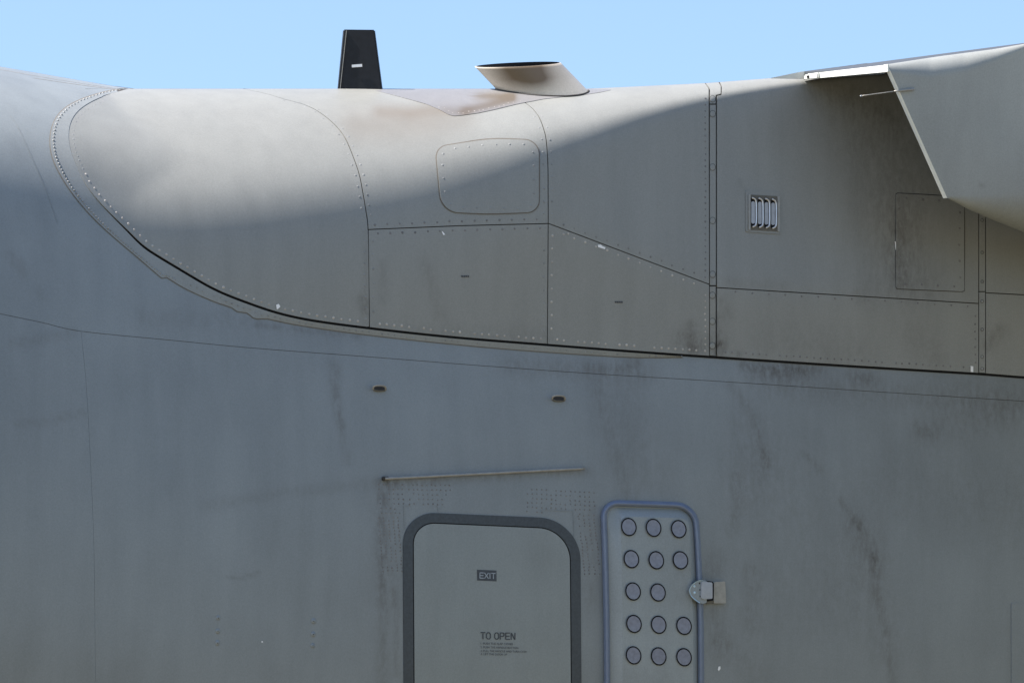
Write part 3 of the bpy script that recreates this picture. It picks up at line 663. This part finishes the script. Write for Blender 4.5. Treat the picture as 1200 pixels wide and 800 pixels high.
# ------------------------------------------------------------------ wing and flap at the right
A3 = V(1040, 76, YA); F3 = V(940, 87.5, float(Yfair(np.array([940.]), np.array([93.]))[0]) - .02)
adir = W(np.float64(cS), np.float64(sS), np.float64(.135)) - W(np.float64(0), np.float64(0), np.float64(0))
bdir = W(np.float64(sS), np.float64(-cS), np.float64(.04)) - W(np.float64(0), np.float64(0), np.float64(0))
zdir = W(np.float64(0), np.float64(0), np.float64(1.)) - W(np.float64(0), np.float64(0), np.float64(0))
flap = bpy.data.objects.new('wing_flap', None); C.collection.objects.link(flap); flap.parent = plane; flap['label'] = 'hanging grey flap shell with a pale lit edge'
A_, B_ = (1040, 78), (1110, 232)
xr = np.linspace(1040, 1700, 240)
Ft = np.stack([xr, fl_t(xr)+.3], 1); Fl = seg((1040, fl_t(1040)+.3), B_, 80); Fb = np.stack([np.linspace(1110, 1700, 240), fl_b(np.linspace(1110, 1700, 240))-.1], 1)
tw = .5-.5*np.cos(np.linspace(0, np.pi, 90))
grid_obj('flap_skin', coons(resample(Ft, 240), Fl, resample(Fb, 240), seg(Ft[-1], Fb[-1], 80), us(200)**1.4, tw), Yflap, 0, 'flap', flap, 0, dirt=[(.35, 2, [(1150, 217)]), (.12, 20, [(1170, 250), (1200, 268)])])
e0 = S(Yflap, Fl[:, 0], Fl[:, 1])[0]; th = .036
solid_pts = [e0, e0 - bdir*th*.25 - adir*.008, e0 - bdir*th*.8 - adir*.008, e0 - bdir*th]
vv = np.vstack(solid_pts + [e0 - bdir*th + adir*.5]); n = len(e0)
F = [[r*n+i, r*n+i+1, (r+1)*n+i+1, (r+1)*n+i] for r in range(4) for i in range(n-1)]
link('flap_edge', mesh('flap_edge', vv, F, False), 'edge', flap, 'pale trailing edge of the flap')
# inside of the shell
ins = V(np.linspace(1110, 1700, 60), fl_b(np.linspace(1110, 1700, 60))-1, Yflap(np.linspace(1110, 1700, 60), fl_b(np.linspace(1110, 1700, 60))-1))
vv = np.vstack([ins, ins + np.array([0, .5, 0]) + zdir*.12]); link('flap_underside', mesh('flap_underside', vv, [[i, i+1, 61+i, 60+i] for i in range(59)], True, {'dirt': np.zeros(120), 'soot': np.zeros(120)}), 'skin', flap)
# upper skin between fairing and flap: a slab with a lit trailing edge
def slab(name, P, Q, t0, t1, L, mat, parent, drop=0):
    pts = [P, Q, Q - zdir*t1, P - zdir*t0]; return solid(name, np.array(pts), np.array(pts) + adir*L, mat, parent)
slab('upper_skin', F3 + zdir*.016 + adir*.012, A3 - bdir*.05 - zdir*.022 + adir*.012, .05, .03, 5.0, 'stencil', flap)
S0 = F3 + (A3-F3)*.07
slab('trailing_edge_strip', S0, A3, .032, .043, .012, 'edge', flap)
F2 = V(903, 91.6, float(Yfair(np.array([903.]), np.array([96.]))[0]) - .05)
slab('trailing_edge_strip', F2, F3 - (A3-F3)*.02 + zdir*.012 - np.array([0, .03, 0]), .003, .046, .5, 'edge', flap)
fit = S0 - adir*.012
solid('end_fitting', np.array([fit - bdir*.03 - zdir*.004, fit + bdir*.12 - zdir*.0, fit + bdir*.12 - zdir*.038, fit - bdir*.03 - zdir*.034]), np.array([fit - bdir*.03 - zdir*.004, fit + bdir*.12 - zdir*.0, fit + bdir*.12 - zdir*.038, fit - bdir*.03 - zdir*.034]) + adir*.03, 'edge', flap, bevel=.006)
hp = fit + bdir*.02 - zdir*.018; a = np.arange(12)/12*2*np.pi
hole = np.array([hp + bdir*.014*math.cos(t) + zdir*.009*math.sin(t) - adir*.003 for t in a]); solid('bolt_hole', hole, hole + adir*.01, 'black', flap)
# static wick across the edge
wick = bpy.data.objects.new('static_wick', None); C.collection.objects.link(wick); wick.parent = plane; wick['label'] = 'thin static wick rod across the flap edge'
q0 = S(Yflap, np.array([1071.]), np.array([104.6]), np.array([.012]))[0][0]; q1 = S(Yflap, np.array([1048.]), np.array([107.2]), np.array([.012]))[0][0]
tip = q1 + (q1-q0)/np.linalg.norm(q1-q0)*.235 - zdir*.005
tube3('wick_holder', np.linspace(q0, q1, 6), [.009, .009, .008, .007, .006, .005], 'gutter', wick)
tube3('wick_rod', np.linspace(q1, tip, 5), .003, 'gutter', wick); tube3('wick_tip', np.linspace(tip, tip+(tip-q1)*.04, 3), .005, 'greyblue', wick)
# the wing itself, out of frame to the right: it shades the wing root
W0 = V(1250, 225, YA + TANPSI*210/PX)
prof = [(0, 0), (.7, .25), (2.2, .5), (4.6, .6), (6.4, .36), (7.0, .05), (6.4, -.22), (4.6, -.34), (2.2, -.28), (.7, -.1)]
fr = np.array([W0 + adir*u + zdir*z for u, z in prof]); 
solid('wing', fr, fr + bdir*14 + zdir*.3, 'underwing', plane, smooth=False)

# ------------------------------------------------------------------ door
door = bpy.data.objects.new('exit_door', None); C.collection.objects.link(door); door.parent = plane; door['label'] = 'emergency exit door outlined by a dark grey band'
dl = closed_resample(rounded([(475, 599), (676, 611), (680, 720), (681, 1130), (478, 1130), (475, 720)], [36, 62, 60, 30, 30, 60], 14), 300)
cen = np.array([580., 860.])
def inset(L, d):
    Lc = np.vstack([L[-2:], L, L[:2]]); T = np.gradient(Lc, axis=0)[2:-2]; T /= np.linalg.norm(T, axis=1)[:, None]
    N = np.stack([-T[:, 1], T[:, 0]], 1); 
    if ((L + N - cen)**2).sum() > ((L - cen)**2).sum(): N = -N
    return L + N*d
close = lambda L: np.vstack([L, L[:1]])
dl = closed_resample(rounded([(472.3, 599), (680, 608), (684, 1130), (475, 1130)], [38, 48, 30, 30], 20), 320)
din = inset(dl, 11.3)
dbl = closed_resample(rounded([(473.5, 590), (530, 593), (600, 596), (672, 599.5), (674.5, 700), (676, 1150), (470, 1150), (472, 700)], 2, 4), 200)
ribbon('door_band', close(dl), close(din), Yfuse, .005, .005, 'band', door, 4, 'dark grey painted band round the door', skirt=.004)
ribbon('door_gap', close(inset(dl, 11.0)), close(inset(dl, 12.9)), Yfuse, .002, .002, 'black', door, 2)
loop_patch('door_skin', inset(dl, 12.6), Yfuse, .004, 'door', door, 30, .004, dirt=DIRT_F + [(.1, 12, [(640, 650)])], centre=(580, 860))
for pts in ([(474.5, 620), (473.5, 592), (482, 592.3)], [(634, 600), (634, 597), (672, 598.5), (673, 640)], [(511, 592), (513.5, 594), (513.5, 600)]):
    line_on('doubler_edge', resample(pts, 30), .8, Yfuse, .003, 'skin', door)
gut = S(Yfuse, np.linspace(451, 685, 40), np.linspace(560.6, 548.6, 40), np.full(40, .02))[0]
tube3('rain_gutter', gut, .0085, 'gutter', plane, label='thin metal rain gutter above the door')
tube3('gutter_end', gut[:2] - [.012, .0, 0], .013, 'seam', plane)
# rivet fields of the door doubler
pts = []
for r_ in range(7):
    y_ = 567 + r_*5.6
    for c_ in range(16):
        x_ = 444 + c_*5.4 + r_*.5 + (c_ > 5)*2
        if (r_ < 5 or c_ < 5) and random.random() > .12 and (x_ < 532 - r_*3): pts.append((x_, y_ + .25*c_*.4))
for r_ in range(17):
    for c_ in range(5):
        if random.random() > .12: pts.append((444 + c_*5.6 + r_*.3, 606 + r_*3.9))
for r_ in range(6):
    for c_ in range(15):
        x_ = 618 + c_*5.6
        if random.random() > .15 and x_ < 706: pts.append((x_, 573 + r_*5.2 + c_*.28))
for r_ in range(18):
    for c_ in range(4):
        if random.random() > .15: pts.append((679 + c_*6 + r_*.35 - (r_ < 8)*1, 604 + r_*4.0))
pts = [p for p in pts if not (475 < p[0] < 686 and p[1] > 600 and p[0] < 676)]
rivets('rivet_field', pts, Yfuse, 0, 'rivet_dark', door, 1.45, 1.1, .3, sides=6)

# lettering
def stroke_letters(name, text, x0, y0, h, w, gapw, lw, slope, fn, off, mat, parent):
    G_ = {'T': [[(0, 0), (1, 0)], [(.5, .16), (.5, 1)]], 'I': [[(.5, 0), (.5, 1)]], 'E': [[(.05, 0), (.05, 1)], [(.22, 0), (1, 0)], [(.22, .5), (.9, .5)], [(.22, 1), (1, 1)]],
          'X': [[(0, 0), (1, 1)], [(1, 0), (.58, .42)], [(.42, .58), (0, 1)]],
          'N': [[(.05, 0), (.05, 1)], [(.95, 0), (.95, 1)], [(.2, .06), (.8, .94)]], 'P': [[(.05, 0), (.05, 1)], [(.22, 0), (.7, 0), (.95, .12), (.95, .42), (.7, .54), (.22, .54)]],
          'O': [[(.42, 0), (.2, .06), (.03, .25), (.03, .75), (.2, .94), (.42, 1)], [(.58, 0), (.8, .06), (.97, .25), (.97, .75), (.8, .94), (.58, 1)]]}
    V_, F, x = [], [], x0
    for ch in text:
        if ch == ' ': x += w*.7; continue
        ww = w*.25 if ch == 'I' else w
        for st in G_[ch]:
            P = np.array([(x + u*ww, y0 + v*h) for u, v in st], float); P[:, 1] += (P[:, 0]-x0)*slope
            T = np.diff(P, axis=0); 
            for a_, b_ in zip(P[:-1], P[1:]):
                t = (b_-a_)/np.linalg.norm(b_-a_); nn = np.array([-t[1], t[0]])*lw/2; e = t*lw*.3
                q = np.array([a_-e+nn, b_+e+nn, b_+e-nn, a_-e-nn]); PP = S(fn, q[:, 0], q[:, 1], np.full(4, off + .0002*random.random()))[0]; i0 = len(V_); V_ += list(PP); F.append([i0, i0+1, i0+2, i0+3])
        x += ww + gapw
    return link(name, mesh(name, V_, F, False), mat, parent)
def font_text(name, text, x0, y0, size, width, slope, fn, off, mat, parent):
    cu = bpy.data.curves.new(name, 'FONT'); cu.body = text; cu.size = 1; cu.resolution_u = 2
    o = bpy.data.objects.new(name, cu); C.collection.objects.link(o); C.view_layer.update()
    me0 = bpy.data.meshes.new_from_object(o.evaluated_get(C.evaluated_depsgraph_get()))
    co = np.array([v.co[:] for v in me0.vertices]); F = [list(p.vertices) for p in me0.polygons]; bpy.data.objects.remove(o)
    k = width/(co[:, 0].max()-co[:, 0].min()); x = x0 + (co[:, 0]-co[:, 0].min())*k; y = y0 - co[:, 1]*size + (x-x0)*slope
    return link(name, mesh(name, S(fn, x, y, np.full(len(x), off))[0], F, False), mat, parent)
plac = loop_patch('exit_placard', [(559, 667), (581.8, 668), (582, 680.7), (559.2, 679.7)], Yfuse, .0055, 'stencil', door, 4, .001, label='dark placard reading EXIT in pale stencil letters')
stroke_letters('exit_lettering', 'EXIT', 562.2, 670.6, 6.2, 4.4, 1.3, 1.05, .045, Yfuse, .0075, 'pale', door)
for wd, x_, y_ in (('TO', 563.6, 740.6), ('OPEN', 579.6, 740.9)):
    stroke_letters('opening_lettering', wd, x_, y_, 7.4, 4.9, 1.5, 1.25, .02, Yfuse, .0065, 'stencil', door)
for t_, y_, w_ in (('1. PUSH THE FLAP COVER', 754.6, 38), ('2. PUSH THE HANDLE BUTTON', 758.9, 44), ('3. PULL THE HANDLE AND TURN CCW', 763.2, 54), ('4. LIFT THE DOOR UP', 766.9, 31)):
    font_text('instruction_line', t_, 563.3, y_, 3.5, w_, .022, Yfuse, .0065, 'stencil', door)

# ------------------------------------------------------------------ cover with round discs
cov = bpy.data.objects.new('vent_cover', None); C.collection.objects.link(cov); cov.parent = plane; cov['label'] = 'tall rounded cover with rows of round discs beside the door'
cl = closed_resample(rounded([(703, 585), (818, 588.5), (824.5, 690), (827, 1100), (710, 1100), (707, 690)], [22, 26, 60, 20, 20, 60], 14), 300)
cen = np.array([765., 830.]); ci = inset(cl, 7.2)
rim = ribbon('cover_rim', close(cl), close(ci), Yfuse, .004, .014, 'rim', cov, 9, 'rounded blue grey rubber rim', hump=.028)
loop_patch('cover_plate', inset(cl, 6.6), Yfuse, .004, 'cover', cov, 8, .004, centre=(765, 830))
lp_o = inset(cl, 7.4); lp_i = inset(cl, 22)
lpi = closed_resample(rounded([(727.5, 605), (807, 607), (811, 690), (815, 1084), (731, 1084), (729, 690)], [7, 9, 40, 7, 7, 40], 8), 300)
lpo = closed_resample(rounded([(711.5, 594), (812, 597), (817.5, 700), (819.5, 1092), (716, 1092), (714, 690)], [14, 18, 60, 8, 8, 60], 10), 300)
ang = lambda L: L[np.argsort(np.arctan2(L[:, 1]-830, (L[:, 0]-765)*4))]
qa, qb = ang(lpo), ang(lpi)
def radial(L, th_):
    an = np.arctan2(L[:, 1]-830, (L[:, 0]-765)*4); o_ = np.argsort(an); r = np.hypot(L[:, 0]-765, L[:, 1]-830)
    return np.interp(th_, an[o_], r[o_], period=2*np.pi), None
fine = lambda L: closed_resample(L, 4000)
th_ = np.linspace(-np.pi, np.pi, 421)
def by_angle(L):
    L = fine(L); an = np.arctan2(L[:, 1]-830, (L[:, 0]-765)*4); o_ = np.argsort(an)
    return np.stack([np.interp(th_, an[o_], L[o_, k], period=2*np.pi) for k in (0, 1)], 1)
ribbon('cover_bevel', by_angle(lpo), by_angle(lpi), Yfuse, .005, .044, 'cover', cov, 4)
loop_patch('cover_face', by_angle(lpi)[:-1], Yfuse, .044, 'cover', cov, 14, 0, .004, centre=(768, 830), dirt=[(.16, 14, [(806, 650), (808, 700)]), (.12, 10, [(735, 790), (780, 795)])])
DISCS = [(737, 617), (766, 618), (795.5, 619.5), (740, 654.7), (769.2, 656), (797.5, 656), (742, 692.5), (771.2, 693.7), (743, 730.5), (772, 731.5), (801.7, 732.8), (742.6, 767.3), (772, 768.5), (801.7, 769.5)]
def ell(px, py, k=1, n=29):
    a = np.linspace(0, 2*np.pi, n); x, y = 8.3*k*np.cos(a), 10.0*k*np.sin(a); t = math.radians(-14)
    return np.stack([px + x*math.cos(t)-y*math.sin(t), py + x*math.sin(t)+y*math.cos(t)], 1)
for px, py in DISCS:
    dm = loop_patch('disc', ell(px, py, .93)[:-1], Yfuse, .053, 'disc', cov, 5, .006, -.0012)
    ribbon('disc_groove', ell(px, py, 1.09), ell(px, py, .9), Yfuse, .0536, .0526, 'black', cov, 2)

# latch at the cover's right edge
lat = bpy.data.objects.new('latch', None); C.collection.objects.link(lat); lat.parent = plane; lat['label'] = 'small metal latch with bolts on the cover edge'
lpl = closed_resample(np.vstack([curve([(826, 679.5), (818, 680.2), (811, 685), (808, 691.5), (810.5, 698.5), (816, 703.5), (823, 707)], 30), resample([(828, 706), (829, 681)], 6)]), 50)
loop_patch('latch_plate', lpl, Yfuse, .060, 'cover', lat, 5, .014)
ribbon('latch_rim', offset_curve(curve([(824, 679.2), (818, 679.9), (811, 684.7), (807.8, 691.5), (810.2, 698.7), (816, 703.8), (820, 706.5)], 30), 1.0), curve([(824, 679.2), (818, 679.9), (811, 684.7), (807.8, 691.5), (810.2, 698.7), (816, 703.8), (820, 706.5)], 30), Yfuse, .060, .066, 'latchrim', lat, 3)
loop_patch('latch_arm', closed_resample(rounded([(822.5, 681), (835, 682), (835, 701), (821.5, 702)], [1, 1, 1, 4], 5), 40), Yfuse, .070, 'greyblue', lat, 5, .03, .002)
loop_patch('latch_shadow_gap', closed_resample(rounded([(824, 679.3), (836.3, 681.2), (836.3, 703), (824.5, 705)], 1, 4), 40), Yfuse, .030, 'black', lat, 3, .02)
loop_patch('latch_block', closed_resample(rounded([(836.8, 681.5), (850, 680.8), (851, 706.5), (836.4, 706.5)], [.8, 1, 1, .8], 4), 50), Yfuse, .026, 'gutter', lat, 4, .026)
loop_patch('latch_foot', closed_resample(rounded([(827.5, 703.6), (836.2, 703.4), (836.2, 706.8), (828.5, 706.8)], .6, 4), 30), Yfuse, .024, 'olive', lat, 2, .024)
def bolt(px, py, r, fn, off, mat, parent, h=.5):
    return rivets('bolt', [(px, py)], fn, off, mat, parent, r, h, 0, None, sides=12)
for px, py in ((813.8, 686.5), (814, 694)): bolt(px, py, 2.0, Yfuse, .060, 'latchrim', lat, .9)
for px, py in ((819.8, 683), (820.2, 690.6), (820.6, 698.3)): bolt(px, py, 1.5, Yfuse, .061, 'seam', lat, .4)

# ------------------------------------------------------------------ small fittings
for cx, cy in ((444.6, 454.3), (654.6, 466.2)):
    eye = bpy.data.objects.new('handhold_eye', None); C.collection.objects.link(eye); eye.parent = plane; eye['label'] = 'small metal eye left on the skin above the door' if cx < 500 else 'small metal eye right on the skin above the door'
    pl = curve([(cx-7.6, cy+1.6), (cx-6.6, cy-1.6), (cx-2, cy-3), (cx+4, cy-2.6), (cx+7, cy-1), (cx+7.4, cy+2.4)], 24)
    ofs = .018 + .03*np.sin(np.linspace(0, np.pi, 24)); tube3('eye_loop', S(Yfuse, pl[:, 0], pl[:, 1], ofs)[0], .0062, 'gutter', eye)
    pl = curve([(cx-6.6, cy+2.4), (cx-2, cy+3.4), (cx+4, cy+3.4), (cx+7.2, cy+2.6)], 12); tube3('eye_base', S(Yfuse, pl[:, 0], pl[:, 1], np.full(12, .006))[0], .005, 'olive', eye)
    loop_patch('eye_hole', closed_resample(rounded([(cx-6.4, cy-1.8), (cx+6.8, cy-1.6), (cx+6.8, cy+2.8), (cx-6.4, cy+2.8)], 1.2, 4), 24), Yfuse, .003, 'seam', eye, 2, 0)
for px, py in ((255.6, 723.4), (255.2, 738.9), (254.8, 752.7), (367.4, 727.2), (367, 742.6), (366.5, 755.9)):
    bolt(px, py, 4.0, Yfuse, .001, 'skin', plane, 1.1); bolt(px+.3, py+.2, .7, Yfuse, .009, 'seam', plane, .4)
def chip(pts, fn, mat='white'):
    loop_patch('paint_chip', np.array(pts, float), fn, .004, mat, plane, 2, .001)
chip([(323.6, 357), (326.5, 356), (328.6, 359), (326.4, 361.5), (324.4, 362.5)], Yfair); chip([(517.6, 271), (519, 271.5), (521.8, 275), (519.4, 275.4)], Yfair)
chip([(700.6, 287), (704, 286.6), (706, 288.4), (709.6, 290), (708.8, 292), (704.6, 290.8), (701, 289.6)], Yfair); chip([(1137.4, 428.6), (1140.6, 429), (1140.6, 436), (1137.6, 435.4)], Yfair)
chip([(1048.6, 283), (1049.6, 283), (1050, 287), (1052.6, 286.6), (1052, 288.4), (1049.6, 293)], Yfair); chip([(1050.6, 227.4), (1054.6, 228), (1055, 231.6), (1052, 231)], Yfair, 'pale')
chip([(842, 780.6), (844.2, 780), (844.4, 783), (842.4, 785.6), (841.2, 784)], Yfuse); chip([(306.6, 750.6), (308.2, 750.8), (308, 752.4), (306.4, 752.2)], Yfuse)
chip([(665, 272.6), (667, 272.8), (667, 275), (665, 275)], Yfair, 'rivet_bare')
for cx, cy in ((545.5, 323.8), (725.4, 354)):
    for i in range(4): chip([(cx-4.6+i*2.4, cy-1.2), (cx-2.9+i*2.4, cy-1.1), (cx-2.9+i*2.4, cy+.9+(i % 2)*.3), (cx-4.6+i*2.4, cy+.8)], Yfair, 'stencil')
chip([(1085, 282.4), (1094, 283), (1094, 284.6), (1085, 284)], Yfair, 'stencil')
loop_patch('doubler_plate', closed_resample(rounded([(1185.4, 706), (1204, 706), (1206, 1000), (1186, 1000)], .6, 4), 60), Yfuse, .006, 'skin', plane, 6, .006)
